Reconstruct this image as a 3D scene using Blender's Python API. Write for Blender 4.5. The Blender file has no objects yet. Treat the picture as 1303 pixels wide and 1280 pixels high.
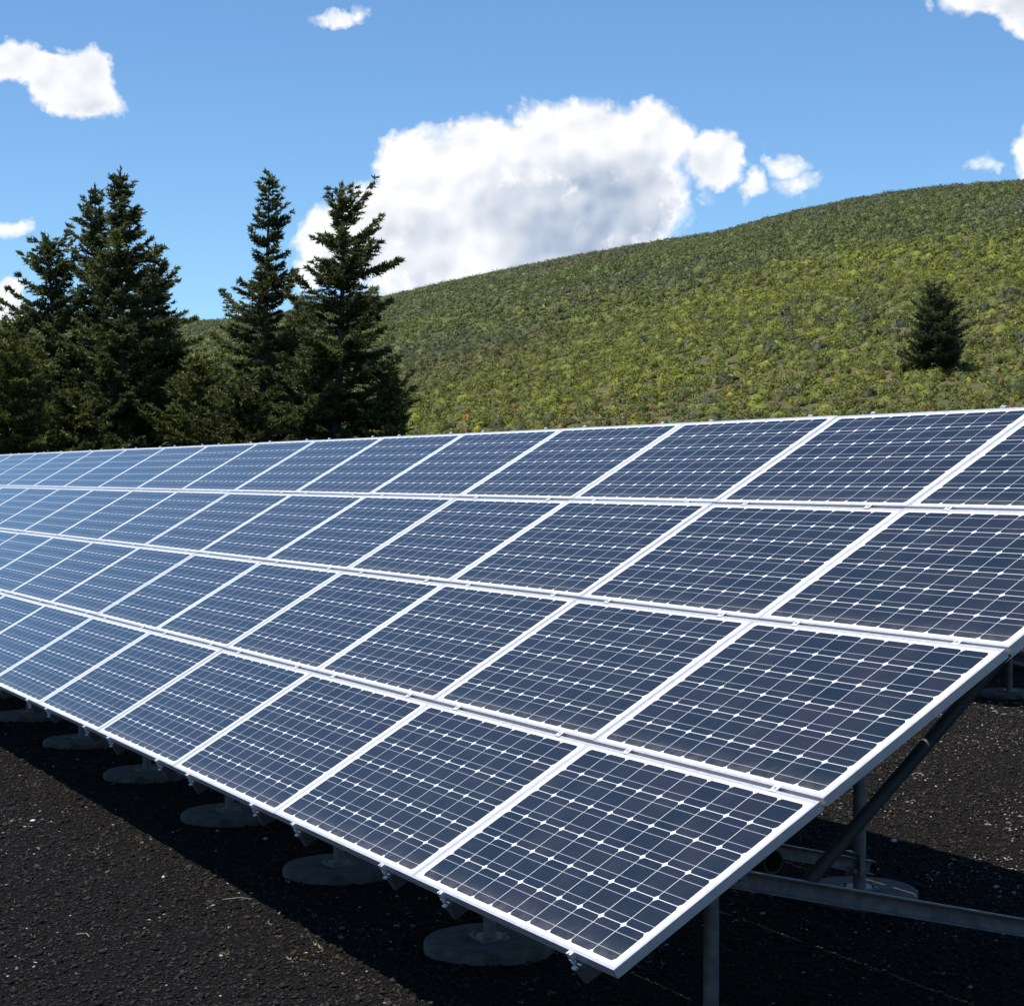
import bpy, math, random
import numpy as np
from mathutils import Vector, Matrix

rnd = random.Random(7)
rng = np.random.default_rng(7)
scene = bpy.context.scene
C = scene.collection

# ------------------------------------------------------------------ camera
S = 0.795                     # metres per survey unit (a panel column is 1.66 units)
H0 = 0.60                     # height of the array's lower edge, in units
F_PX, W_PX = 2311.5, 1303.0
YAW, PITCH = math.radians(62.0), math.radians(-0.861)
CAM = Vector((5.3267 * S, -3.2222 * S, (1.7065 + H0) * S))
cam_data = bpy.data.cameras.new("camera")
cam_data.sensor_width = 36.0
cam_data.lens = 36.0 * F_PX / W_PX
cam_data.clip_start, cam_data.clip_end = 0.05, 20000.0
cam = bpy.data.objects.new("camera", cam_data)
C.objects.link(cam)
cam.location = CAM
cam.rotation_euler = (math.radians(90) + PITCH, 0.0, YAW)
scene.camera = cam

FWD = Vector((-math.sin(YAW), math.cos(YAW), 0.0))
RGT = Vector((math.cos(YAW), math.sin(YAW), 0.0))

# ------------------------------------------------------------------ sun
SUN = Vector((-0.05, -0.28, 1.0)).normalized()
sun_el = math.asin(SUN.z)
sun_rot = math.atan2(SUN.x, SUN.y)
sd = bpy.data.lights.new("sun", 'SUN')
sd.energy = 5.0
sd.angle = math.radians(0.53)
sd.color = (1.0, 0.955, 0.89)
sun = bpy.data.objects.new("sun", sd)
C.objects.link(sun)
sun.rotation_euler = SUN.to_track_quat('Z', 'Y').to_euler()
sun.location = (0, 0, 40)

# ------------------------------------------------------------------ exposure
vs = scene.view_settings
vs.view_transform = 'Standard'
vs.look = 'None'
vs.exposure = 0.35
vs.gamma = 1.0
scene.cycles.max_bounces = 6
scene.cycles.transparent_max_bounces = 8

# ------------------------------------------------------------------ node helper
class NT:
    def __init__(self, tree):
        self.t = tree
    def n(self, typ, **kw):
        nd = self.t.nodes.new(typ)
        for k, v in kw.items():
            setattr(nd, k, v)
        return nd
    def link(self, a, b):
        self.t.links.new(a, b)
    def put(self, sock, v):
        if v is None:
            return
        if hasattr(v, 'is_output'):
            self.t.links.new(v, sock)
        else:
            sock.default_value = v
    def m(self, op, a, b=None, c=None, clamp=False):
        nd = self.n('ShaderNodeMath', operation=op, use_clamp=clamp)
        for i, v in enumerate((a, b, c)):
            self.put(nd.inputs[i], v)
        return nd.outputs[0]
    def vm(self, op, a, b=None):
        nd = self.n('ShaderNodeVectorMath', operation=op)
        self.put(nd.inputs[0], a)
        self.put(nd.inputs[1], b)
        return nd.outputs['Value'] if op in ('DOT_PRODUCT', 'LENGTH') else nd.outputs[0]
    def noise(self, vec, scale, detail=4.0, rough=0.55, dist=0.0):
        nd = self.n('ShaderNodeTexNoise')
        self.put(nd.inputs['Vector'], vec)
        nd.inputs['Scale'].default_value = scale
        nd.inputs['Detail'].default_value = detail
        nd.inputs['Roughness'].default_value = rough
        nd.inputs['Distortion'].default_value = dist
        return nd.outputs['Fac'], nd.outputs['Color']
    def ramp(self, fac, lo, hi, smooth=True):
        nd = self.n('ShaderNodeMapRange', interpolation_type='SMOOTHSTEP' if smooth else 'LINEAR')
        nd.clamp = True
        self.put(nd.inputs['Value'], fac)
        self.put(nd.inputs['From Min'], lo)
        self.put(nd.inputs['From Max'], hi)
        return nd.outputs[0]
    def mix(self, fac, a, b, blend='MIX'):
        nd = self.n('ShaderNodeMix', data_type='RGBA', blend_type=blend)
        self.put(nd.inputs[0], fac)
        for s, v in ((nd.inputs[6], a), (nd.inputs[7], b)):
            if isinstance(v, (tuple, list)) and len(v) == 3:
                v = (*v, 1.0)
            self.put(s, v)
        return nd.outputs[2]
    def bump(self, height, strength=0.5, dist=0.01, normal=None):
        nd = self.n('ShaderNodeBump')
        nd.inputs['Strength'].default_value = strength
        nd.inputs['Distance'].default_value = dist
        self.put(nd.inputs['Height'], height)
        if normal is not None:
            self.put(nd.inputs['Normal'], normal)
        return nd.outputs[0]

# ------------------------------------------------------------------ sky with cumulus clouds
# Direction on the sky: U to the right and V downwards, in 1/2311 of a radian.
world = bpy.data.worlds.new("World")
scene.world = world
world.use_nodes = True
world.node_tree.nodes.clear()

# each cloud: its window on the sky (u0, u1, v0, v1) and its lobes (u, v, ru, rv, strength)
CLOUDS = {
    "main": ((340, 1090, 95, 440), [
        (640, 310, 235, 120, 1), (735, 190, 105, 72, 1), (815, 185, 72, 60, 1), (905, 204, 46, 38, 1),
        (607, 200, 72, 58, 1), (535, 225, 62, 62, 1), (500, 265, 60, 50, 1), (440, 310, 68, 62, 1),
        (400, 300, 26, 50, 1), (790, 262, 100, 75, 1), (548, 168, 22, 18, .8), (873, 275, 12, 28, .65),
        (489, 196, 8, 15, .45), (655, 150, 16, 14, .6), (832, 140, 14, 18, .8), (395, 345, 30, 30, .8),
        (957, 236, 27, 21, .85), (940, 258, 18, 12, .5), (1000, 208, 40, 16, .95), (1012, 229, 40, 20, .7), (1020, 250, 12, 16, .55), (975, 186, 26, 8, .5), (470, 208, 12, 9, .5), (880, 300, 12, 16, .5), (905, 250, 22, 20, .5)]),
    "left": ((-120, 215, 30, 220), [
        (20, 80, 40, 27, 1), (62, 96, 48, 30, 1), (106, 100, 50, 40, 1), (108, 130, 58, 30, 1),
        (140, 136, 28, 18, 1), (70, 118, 40, 24, 1), (14, 50, 9, 8, .85), (80, 60, 15, 9, .75), (182, 113, 5, 4, .6), (-50, 75, 50, 24, 1)]),
    "low_left": ((-120, 70, 255, 450), [(14, 287, 28, 16, .95), (18, 341, 16, 9, .4), (4, 392, 34, 36, 1), (-50, 400, 50, 40, 1)]),
    "wisp": ((375, 490, -20, 75), [(432, 28, 36, 15, .9), (455, 19, 14, 15, .8)]),
    "top_right": ((1090, 1460, -120, 125), [
        (1262, -8, 70, 34, 1), (1318, 22, 52, 34, 1), (1178, 2, 18, 14, .6), (1133, 7, 6, 9, .6), (1360, -20, 70, 60, 1)]),
    "ridge": ((1091, 1460, 130, 290), [
        (1322, 196, 34, 44, 1), (1370, 210, 60, 50, 1), (1250, 214, 32, 15, .75), (1257, 203, 10, 13, .7), (1160, 214, 20, 6, .38),
        (1130, 245, 50, 8, .35), (1225, 222, 20, 6, .6)]),
    # clouds outside the photograph, seen only in reflections
    "far_left": ((-1500, -300, -120, 380), [(-700, 60, 260, 130, 1), (-1150, 240, 260, 100, 1)]),
}
def sky_uv(x, y):
    a = math.atan((x - W_PX / 2) / F_PX)
    return W_PX / 2 + F_PX * a, 605 - F_PX * math.atan((605 - y) / F_PX * math.cos(a))
def cloud_group(name, lobes, big):
    grp = bpy.data.node_groups.new("cloud_density_" + name, 'ShaderNodeTree')
    grp.interface.new_socket('UV', in_out='INPUT', socket_type='NodeSocketVector')
    grp.interface.new_socket('Density', in_out='OUTPUT', socket_type='NodeSocketFloat')
    grp.interface.new_socket('Body', in_out='OUTPUT', socket_type='NodeSocketFloat')
    grp.interface.new_socket('Billow', in_out='OUTPUT', socket_type='NodeSocketFloat')
    g = NT(grp)
    gi, go = g.n('NodeGroupInput'), g.n('NodeGroupOutput')
    uv = gi.outputs[0]
    # large and small warps make the cauliflower outline
    _, c1 = g.noise(uv, 1 / 75.0, 1, .5)
    _, c2 = g.noise(uv, 1 / 22.0, 4, .56)
    w1 = g.vm('MULTIPLY', g.vm('SUBTRACT', c1, (.5, .5, .5)), (46, 40, 0))
    w2 = g.vm('MULTIPLY', g.vm('SUBTRACT', c2, (.5, .5, .5)), (26, 22, 0))
    vor = g.n('ShaderNodeTexVoronoi', feature='F1', voronoi_dimensions='2D')
    g.link(g.vm('ADD', uv, g.vm('MULTIPLY', w2, (.35, .35, 0))), vor.inputs['Vector'])
    vor.inputs['Scale'].default_value = 1 / 26.0
    vor.inputs['Detail'].default_value = 2.0
    vor.inputs['Roughness'].default_value = 0.55
    p = g.vm('ADD', uv, g.vm('ADD', w1, w2))
    sep = g.n('ShaderNodeSeparateXYZ')
    g.link(p, sep.inputs[0])
    px, py = sep.outputs[0], sep.outputs[1]
    body = None
    for (bu, bv, ru, rv, st) in lobes:
        bu, bv = sky_uv(bu, bv) if abs(bu - 650) < 1000 else (bu, bv)
        gain = min(1.0, min(ru, rv) / 30.0) * st
        vv = g.vm('MULTIPLY', g.vm('SUBTRACT', p, (bu, bv, 0)), (1 / ru, 1 / rv, 0))
        q = g.vm('DOT_PRODUCT', vv, vv)
        k = g.m('MULTIPLY_ADD', q, -gain, gain + (st - 1.0) * .35)
        body = k if body is None else g.m('SMOOTH_MAX', body, k, 0.12)
    puff = g.m('SUBTRACT', 0.46, vor.outputs['Distance'])
    # rounded billows used for the light and shade
    bl = None
    for sc_, wt in ((1 / 62.0, 1.0), (1 / 27.0, .5)):
        bv_ = g.n('ShaderNodeTexVoronoi', feature='SMOOTH_F1', voronoi_dimensions='2D')
        g.link(g.vm('ADD', uv, g.vm('MULTIPLY', w2, (.55, .55, 0))), bv_.inputs['Vector'])
        bv_.inputs['Scale'].default_value = sc_
        bv_.inputs['Smoothness'].default_value = .35
        bl = g.m('MULTIPLY', bv_.outputs['Distance'], -wt) if bl is None else g.m('MULTIPLY_ADD', bv_.outputs['Distance'], -wt, bl)
    g.link(bl, go.inputs[2])
    fine, _ = g.noise(uv, 1 / 9.0, 4, .65)
    d = g.m('MULTIPLY_ADD', puff, 0.34, body)
    d = g.m('MULTIPLY_ADD', g.m('SUBTRACT', fine, .5), 0.30, d)
    g.link(d, go.inputs[0])
    g.link(body, go.inputs[1])
    return grp

SKY_STR = 0.125
world.cycles.sampling_method = 'MANUAL'
world.cycles.sample_map_resolution = 512
w = NT(world.node_tree)
sky = w.n('ShaderNodeTexSky', sky_type='NISHITA')
sky.sun_disc = False
sky.sun_elevation = sun_el
sky.sun_rotation = sun_rot
sky.altitude = 1800.0
sky.air_density = 1.0
sky.dust_density = 0.15
sky.ozone_density = 2.2
skyc = w.mix(1.0, sky.outputs[0], (.675, .885, 1.0), 'MULTIPLY')
tc = w.n('ShaderNodeTexCoord')
dirv = w.vm('NORMALIZE', tc.outputs['Generated'])
dr = w.vm('DOT_PRODUCT', dirv, tuple(RGT))
df = w.vm('DOT_PRODUCT', dirv, tuple(FWD))
dz = w.vm('DOT_PRODUCT', dirv, (0, 0, 1))
U = w.m('MULTIPLY_ADD', w.m('ARCTAN2', dr, df), F_PX, W_PX / 2)
V = w.m('MULTIPLY_ADD', w.m('ARCSINE', dz), -F_PX, 605.0)
cmb = w.n('ShaderNodeCombineXYZ')
w.link(U, cmb.inputs[0])
w.link(V, cmb.inputs[1])
bg = w.n('ShaderNodeBackground')
bg.inputs['Strength'].default_value = SKY_STR
w.link(skyc, bg.inputs['Color'])
shader = bg.outputs[0]
for name, ((u0, u1, v0, v1), lobes) in CLOUDS.items():
    grp = cloud_group(name, lobes, name == "main")
    def cloud(vec):
        nd = w.n('ShaderNodeGroup')
        nd.node_tree = grp
        w.put(nd.inputs[0], vec)
        return nd.outputs
    uvw = cmb.outputs[0]
    d0, b0, l0 = cloud(uvw)
    d1, b1, l1 = cloud(w.vm('ADD', uvw, (-9.0, -15.0, 0)))      # towards the light
    alpha = w.m('POWER', w.ramp(w.m('MAXIMUM', d0, w.m('SUBTRACT', b0, .12)), -.05, 0.34, False), 1.2)
    relief = w.m('SUBTRACT', l0, l1)                             # > 0 on the lit side of a billow
    if name == "main":
        # thick lower right part turned away from the light
        soft, _ = w.noise(uvw, 1 / 110.0, 2, .5)
        vx = w.vm('MULTIPLY', w.vm('SUBTRACT', uvw, (*sky_uv(765, 285), 0)), (1 / 200.0, 1 / 110.0, 0))
        vx2 = w.vm('MULTIPLY', w.vm('SUBTRACT', uvw, (*sky_uv(545, 335), 0)), (1 / 160.0, 1 / 80.0, 0))
        k1 = w.m('SUBTRACT', 1.0, w.vm('DOT_PRODUCT', vx, vx))
        k2 = w.m('MULTIPLY', w.m('SUBTRACT', 1.0, w.vm('DOT_PRODUCT', vx2, vx2)), .42)
        kk = w.m('MULTIPLY_ADD', w.m('SUBTRACT', soft, .5), 1.0, w.m('SMOOTH_MAX', k1, k2, .2))
        kk = w.m('MULTIPLY_ADD', l0, .24, w.m('ADD', kk, .14))
        under = w.m('MULTIPLY_ADD', w.ramp(kk, -.05, 1.0), .92, w.m('MULTIPLY', w.ramp(b1, .3, 1.0), .10))
    else:
        under = w.m('MULTIPLY', w.ramp(b1, .2, 1.0), .35)
    under = w.m('MULTIPLY', under, w.ramp(d0, 0.15, 0.6))
    lit = w.m('ADD', w.m('SUBTRACT', .98, w.m('MULTIPLY', under, .50)), w.m('MULTIPLY', relief, .34))
    lit = w.m('MINIMUM', w.m('MAXIMUM', lit, 0.2), 1.25)
    ccol = w.mix(w.ramp(lit, .36, 1.02, False), (.32, .39, .51), (.86, .86, .865))
    cbg = w.n('ShaderNodeBackground')
    cbg.inputs['Strength'].default_value = 1.0
    w.link(w.mix(w.m('MULTIPLY', alpha, .97), w.vm('MULTIPLY', skyc, (SKY_STR,) * 3), ccol), cbg.inputs['Color'])
    inside = w.m('MULTIPLY', w.m('MULTIPLY', w.m('GREATER_THAN', U, float(u0)), w.m('LESS_THAN', U, float(u1))),
                 w.m('MULTIPLY', w.m('GREATER_THAN', V, float(v0)), w.m('LESS_THAN', V, float(v1))))
    mx = w.n('ShaderNodeMixShader')
    w.link(inside, mx.inputs[0])
    w.link(shader, mx.inputs[1])
    w.link(cbg.outputs[0], mx.inputs[2])
    shader = mx.outputs[0]
wo = w.n('ShaderNodeOutputWorld')
w.link(shader, wo.inputs['Surface'])

# ------------------------------------------------------------------ materials
def material(name):
    mt = bpy.data.materials.new(name)
    mt.use_nodes = True
    mt.node_tree.nodes.clear()
    t = NT(mt.node_tree)
    b = t.n('ShaderNodeBsdfPrincipled')
    o = t.n('ShaderNodeOutputMaterial')
    t.link(b.outputs[0], o.inputs['Surface'])
    t.out = o
    return mt, t, b

def simple(name, col, rough=.6, metal=0.0, vary=.15, scale=12.0, bumpd=0.0):
    mt, t, b = material(name)
    co = t.n('ShaderNodeTexCoord').outputs['Object']
    f, _ = t.noise(co, scale, 6, .6)
    lo = tuple(c * (1 - vary) for c in col)
    hi = tuple(min(1, c * (1 + vary)) for c in col)
    t.put(b.inputs['Base Color'], t.mix(t.ramp(f, .3, .7), lo, hi))
    t.put(b.inputs['Roughness'], t.m('MULTIPLY_ADD', f, .2, rough - .1))
    b.inputs['Metallic'].default_value = metal
    if bumpd:
        t.link(t.bump(f, .5, bumpd), b.inputs['Normal'])
    return mt

M_FRAME = simple("anodised_aluminium", (.73, .725, .73), .36, .60, .04, 30)
M_STEEL = simple("galvanised_steel", (.165, .163, .162), .5, .3, .25, 18)
M_DARKSTEEL = simple("weathered_steel_tube", (.036, .034, .031), .65, .1, .25, 14)
M_RAIL = simple("mill_aluminium", (.13, .127, .125), .55, .3, .15, 25)
M_BOLT = simple("bright_fastener", (.70, .70, .71), .35, .3, .05, 40)
M_CONCRETE = simple("pale_concrete", (.085, .078, .068), .95, 0, .35, 16, .006)
M_BACK = simple("white_backsheet", (.70, .71, .72), .6, 0, .05, 10)
M_STONE_W = simple("white_stone", (.55, .53, .47), .8, 0, .15, 30)
M_TWIG = simple("bleached_wood", (.22, .19, .15), .85, 0, .3, 30)

PW, PH, PT = 1.3197 - .0008, .8224 - .0145, .028      # panel width, height, frame depth
NX, NY, INX, INY = 10, 6, .040, .025                  # cells, and their inset from the frame's outside

def cell_material():
    mt, t, b = material("monocrystalline_cells")
    co = t.n('ShaderNodeTexCoord').outputs['Object']
    sp = t.n('ShaderNodeSeparateXYZ')
    t.link(co, sp.inputs[0])
    cw, ch = (PW - 2 * INX) / NX, (PH - 2 * INY) / NY
    gx = t.m('MULTIPLY', t.m('SUBTRACT', sp.outputs[0], INX), 1 / cw)
    gy = t.m('MULTIPLY', t.m('SUBTRACT', sp.outputs[1], INY), 1 / ch)
    ix, iy = t.m('FLOOR', gx), t.m('FLOOR', gy)
    fx = t.m('SUBTRACT', t.m('SUBTRACT', gx, ix), .5)
    fy = t.m('SUBTRACT', t.m('SUBTRACT', gy, iy), .5)
    ax, ay = t.m('ABSOLUTE', fx), t.m('ABSOLUTE', fy)
    m1 = t.m('LESS_THAN', ax, .5 - .0095)
    m2 = t.m('LESS_THAN', ay, .5 - .0095)
    m3 = t.m('LESS_THAN', t.m('ADD', ax, ay), .895)
    inx = t.m('MULTIPLY', t.m('GREATER_THAN', gx, 0.0), t.m('LESS_THAN', gx, float(NX)))
    iny = t.m('MULTIPLY', t.m('GREATER_THAN', gy, 0.0), t.m('LESS_THAN', gy, float(NY)))
    cell = t.m('MULTIPLY', t.m('MULTIPLY', m1, m2), t.m('MULTIPLY', m3, t.m('MULTIPLY', inx, iny)))
    bus = t.m('LESS_THAN', t.m('ABSOLUTE', t.m('SUBTRACT', ay, .25)), .0085)
    fing = t.m('LESS_THAN', t.m('FRACT', t.m('MULTIPLY', gx, 42.0)), .10)
    info = t.n('ShaderNodeObjectInfo')
    cv = t.n('ShaderNodeCombineXYZ')
    t.link(ix, cv.inputs[0])
    t.link(iy, cv.inputs[1])
    t.link(t.m('MULTIPLY', info.outputs['Random'], 91.0), cv.inputs[2])
    wn = t.n('ShaderNodeTexWhiteNoise', noise_dimensions='3D')
    t.link(cv.outputs[0], wn.inputs['Vector'])
    c = t.mix(wn.outputs['Value'], (.0060, .0108, .0180), (.0155, .0155, .0250))
    c = t.mix(t.m('MULTIPLY', t.ramp(info.outputs['Random'], 0, 1, False), .5), c, (.0140, .0150, .0190))
    c = t.mix(t.m('MULTIPLY', fing, .10), c, (.3, .3, .32))
    c = t.mix(bus, c, (.30, .31, .34))
    c = t.mix(cell, (.66, .68, .71), c)
    # a thin film of dust on the glass
    dn, _ = t.noise(co, 5.0, 5, .6)
    c = t.mix(t.m('MULTIPLY', t.ramp(dn, .40, .75), .022), c, (.42, .38, .32))
    # washed down by rain and left along the lower edge
    ed, _ = t.noise(co, 14.0, 4, .65)
    edge = t.m('MULTIPLY', t.ramp(sp.outputs[1], .11, .012), t.m('MULTIPLY_ADD', t.ramp(ed, .35, .7), .16, .03))
    c = t.mix(edge, c, (.36, .32, .26))
    t.link(c, b.inputs['Base Color'])
    t.put(b.inputs['Roughness'], t.m('MULTIPLY_ADD', dn, .10, .08))
    b.inputs['IOR'].default_value = 1.44
    return mt
M_CELL = cell_material()

def gravel_material():
    mt, t, b = material("black_cinder")
    geo = t.n('ShaderNodeNewGeometry').outputs['Position']
    big, _ = t.noise(geo, .55, 4, .55)
    mid, _ = t.noise(geo, 9.0, 5, .6)
    fine, _ = t.noise(geo, 85.0, 4, .7)
    v = t.n('ShaderNodeTexVoronoi')
    t.link(geo, v.inputs['Vector'])
    v.inputs['Scale'].default_value = 60.0
    grit = t.mix(t.ramp(fine, .32, .72), (.0032, .0031, .0030), (.0275, .0260, .0240))
    grit = t.mix(t.m('MULTIPLY', t.ramp(mid, .45, .75), .5), grit, (.0235, .0210, .0180))
    grit = t.mix(t.m('MULTIPLY', t.ramp(big, .50, .72), .35), grit, (.019, .0175, .013))
    # beyond the levelled pad the ground is dry soil and grass
    dist = t.vm('LENGTH', t.vm('SUBTRACT', geo, (-9.0, 4.0, 0.0)))
    far = t.ramp(t.m('ADD', dist, t.m('MULTIPLY', big, 8.0)), 26.0, 36.0)
    gr, _ = t.noise(geo, 1.6, 6, .65)
    soil = t.mix(t.ramp(gr, .35, .65), (.10, .085, .045), (.075, .085, .032))
    t.link(t.mix(far, grit, soil), b.inputs['Base Color'])
    b.inputs['Roughness'].default_value = .95
    b.inputs['Specular IOR Level'].default_value = .08
    v2 = t.n('ShaderNodeTexVoronoi')
    t.link(geo, v2.inputs['Vector'])
    v2.inputs['Scale'].default_value = 24.0
    h = t.m('ADD', t.m('MULTIPLY_ADD', v2.outputs['Distance'], -1.3, t.m('MULTIPLY', v.outputs['Distance'], -.7)), t.m('MULTIPLY', fine, .8))
    t.link(t.bump(h, 1.0, .05), b.inputs['Normal'])
    return mt
M_GRAVEL = gravel_material()

def stone_material(name, lo, hi):
    mt, t, b = material(name)
    geo = t.n('ShaderNodeNewGeometry')
    t.link(t.mix(geo.outputs['Random Per Island'], lo, hi), b.inputs['Base Color'])
    b.inputs['Roughness'].default_value = .9
    b.inputs['Specular IOR Level'].default_value = .12
    return mt
M_CINDER = stone_material("loose_cinder", (.004, .0037, .0034), (.040, .0355, .0305))
M_PALE = stone_material("pale_chips", (.06, .057, .045), (.42, .40, .33))
M_SPROUT = stone_material("grey_green_sprouts", (.07, .085, .035), (.26, .27, .17))

def leaf_material(name, attr=None, lo=None, hi=None, trans=.25):
    mt, t, b = material(name)
    if attr:
        at = t.n('ShaderNodeAttribute', attribute_name=attr)
        isl = t.n('ShaderNodeNewGeometry').outputs['Random Per Island']
        v = t.m('MULTIPLY_ADD', isl, .7, .65)
        col = t.vm('SCALE', at.outputs['Color'])
        t.link(v, col.node.inputs['Scale'])
    else:
        isl = t.n('ShaderNodeNewGeometry').outputs['Random Per Island']
        col = t.mix(isl, lo, hi)
    t.link(col, b.inputs['Base Color'])
    b.inputs['Roughness'].default_value = .6
    b.inputs['Specular IOR Level'].default_value = .25
    tr = t.n('ShaderNodeBsdfTranslucent')
    t.link(col, tr.inputs['Color'])
    mx = t.n('ShaderNodeMixShader')
    mx.inputs[0].default_value = trans
    t.link(b.outputs[0], mx.inputs[1])
    t.link(tr.outputs[0], mx.inputs[2])
    t.link(mx.outputs[0], t.out.inputs['Surface'])
    return mt
M_BRUSH = leaf_material("sagebrush_leaves", attr="tint", trans=.2)
M_NEEDLE = leaf_material("conifer_needles", attr="tint", trans=.34)
M_BARK = simple("conifer_bark", (.085, .068, .055), .9, 0, .35, 6, .02)

def hill_material():
    mt, t, b = material("hillside_soil")
    geo = t.n('ShaderNodeNewGeometry').outputs['Position']
    a, _ = t.noise(geo, .05, 4, .6)
    c, _ = t.noise(geo, 1.1, 6, .7)
    col = t.mix(t.ramp(c, .35, .7), (.055, .058, .018), (.105, .100, .036))
    col = t.mix(t.m('MULTIPLY', t.ramp(a, .52, .68), .6), col, (.13, .10, .055))
    t.link(col, b.inputs['Base Color'])
    b.inputs['Roughness'].default_value = 1.0
    t.link(t.bump(c, .8, .25), b.inputs['Normal'])
    return mt
M_HILL = hill_material()

# ------------------------------------------------------------------ mesh helpers
class MB:
    """collects boxes, tubes and plates, then links them as ONE mesh object"""
    def __init__(self):
        self.v, self.f, self.smooth = [], [], []
    def add(self, vs, fs, smooth=False):
        o = len(self.v)
        self.v += [tuple(x) for x in vs]
        for f in fs:
            self.f.append(tuple(i + o for i in f))
            self.smooth.append(smooth)
    def box(self, a, b):
        x0, y0, z0 = a
        x1, y1, z1 = b
        vs = [(x0, y0, z0), (x1, y0, z0), (x1, y1, z0), (x0, y1, z0), (x0, y0, z1), (x1, y0, z1), (x1, y1, z1), (x0, y1, z1)]
        self.add(vs, [(0, 3, 2, 1), (4, 5, 6, 7), (0, 1, 5, 4), (1, 2, 6, 5), (2, 3, 7, 6), (3, 0, 4, 7)])
    def tube(self, a, b, r0, r1=None, n=14, caps=True, hollow=0.0):
        a, b = Vector(a), Vector(b)
        r1 = float(r0 if r1 is None else r1)
        r0 = float(r0)
        d = (b - a).normalized()
        u = d.orthogonal().normalized()
        w_ = d.cross(u)
        ring = lambda c, r: [c + r * (math.cos(2 * math.pi * i / n) * u + math.sin(2 * math.pi * i / n) * w_) for i in range(n)]
        vs = ring(a, r0) + ring(b, r1)
        self.add(vs, [(i, (i + 1) % n, n + (i + 1) % n, n + i) for i in range(n)], True)
        if caps and not hollow:
            self.add(vs[:n], [tuple(range(n))[::-1]])
            self.add(vs[n:], [tuple(range(n))])
        if hollow:
            for c, r, s in ((a, r0, 1), (b, r1, -1)):
                deep = c + d * s * .12
                vv = ring(c, r) + ring(c, r * hollow) + ring(deep, r * hollow)
                self.add(vv, [(i, (i + 1) % n, n + (i + 1) % n, n + i) for i in range(n)] +
                         [(n + i, n + (i + 1) % n, 2 * n + (i + 1) % n, 2 * n + i) for i in range(n)] + [tuple(range(2 * n, 3 * n))])
    def prism(self, prof, a, b, up=(0, 0, 1)):
        """closed profile [(side, up)] swept from a to b"""
        a, b = Vector(a), Vector(b)
        d = (b - a).normalized()
        s = d.cross(Vector(up)).normalized()
        u = s.cross(d)
        n = len(prof)
        vs = [a + s * x + u * y for x, y in prof] + [b + s * x + u * y for x, y in prof]
        self.add(vs, [(i, (i + 1) % n, n + (i + 1) % n, n + i) for i in range(n)] + [tuple(range(n))[::-1], tuple(range(n, 2 * n))])
    def mesh(self, name):
        me = bpy.data.meshes.new(name)
        me.from_pydata(self.v, [], self.f)
        me.polygons.foreach_set('use_smooth', self.smooth)
        me.update()
        return me
    def build(self, name, mat, parent=None, bevel=0.0):
        me = self.mesh(name)
        me.materials.append(mat)
        o = bpy.data.objects.new(name, me)
        C.objects.link(o)
        if parent is not None:
            o.parent = parent
        if bevel:
            bv = o.modifiers.new("bevel", 'BEVEL')
            bv.width = bevel
            bv.segments = 2
            bv.limit_method = 'ANGLE'
        return o

def tag(o, label=None, cat=None, group=None, kind=None):
    if label: o['label'] = label
    if cat: o['category'] = cat
    if group: o['group'] = group
    if kind: o['kind'] = kind
    return o
def empty(name, loc=(0, 0, 0)):
    o = bpy.data.objects.new(name, None)
    o.empty_display_size = .2
    C.objects.link(o)
    o.location = loc
    return o
def copy_tree(o):
    c = o.copy()
    C.objects.link(c)
    for ch in list(o.children):
        k = ch.copy()
        C.objects.link(k)
        k.parent = c
        for g2 in list(ch.children):
            e = g2.copy()
            C.objects.link(e)
            e.parent = k
    return c
def raw_mesh(name, V_, F_, mat, tint=None, parent=None, smooth=False):
    """big numpy mesh of triangles"""
    me = bpy.data.meshes.new(name)
    nv, nf = len(V_), len(F_)
    me.vertices.add(nv)
    me.vertices.foreach_set('co', np.ascontiguousarray(V_, np.float32).ravel())
    me.loops.add(nf * 3)
    me.loops.foreach_set('vertex_index', np.ascontiguousarray(F_, np.int32).ravel())
    me.polygons.add(nf)
    me.polygons.foreach_set('loop_start', np.arange(0, nf * 3, 3, dtype=np.int32))
    if smooth:
        me.polygons.foreach_set('use_smooth', np.ones(nf, bool))
    me.update(calc_edges=True)
    if tint is not None:
        at = me.color_attributes.new("tint", 'FLOAT_COLOR', 'POINT')
        at.data.foreach_set('color', np.c_[tint, np.ones(nv)].astype(np.float32).ravel())
    me.materials.append(mat)
    o = bpy.data.objects.new(name, me)
    C.objects.link(o)
    if parent is not None:
        o.parent = parent
    return o
ORD = ["first", "second", "third", "fourth", "fifth", "sixth", "seventh", "eighth", "ninth", "tenth", "eleventh", "twelfth",
       "thirteenth", "fourteenth", "fifteenth", "sixteenth", "seventeenth", "eighteenth", "nineteenth", "twentieth"]

# ------------------------------------------------------------------ terrain
RIDGE = [(-900, 428), (-200, 418), (0, 415), (240, 412), (300, 410), (400, 396), (500, 379), (560, 364), (700, 335), (850, 308),
         (920, 297), (1000, 275), (1100, 256), (1200, 243), (1303, 235), (1500, 230), (1900, 250), (2600, 340)]
R_X = np.array([math.atan((a - W_PX / 2) / F_PX) for a, b in RIDGE])
R_E = np.array([(605 - b) / F_PX * math.cos(math.atan((a - W_PX / 2) / F_PX)) for a, b in RIDGE])
R_BASE, R_TOP = 72.0, 300.0
CX, CY, CZ = CAM
def polar(x, y):
    dx, dy = x - CX, y - CY
    f = dx * FWD.x + dy * FWD.y
    r = dx * RGT.x + dy * RGT.y
    return np.arctan2(r, f), np.hypot(dx, dy)
def from_polar(a, r):
    return CX + r * (np.cos(a) * FWD.x + np.sin(a) * RGT.x), CY + r * (np.cos(a) * FWD.y + np.sin(a) * RGT.y)
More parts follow.
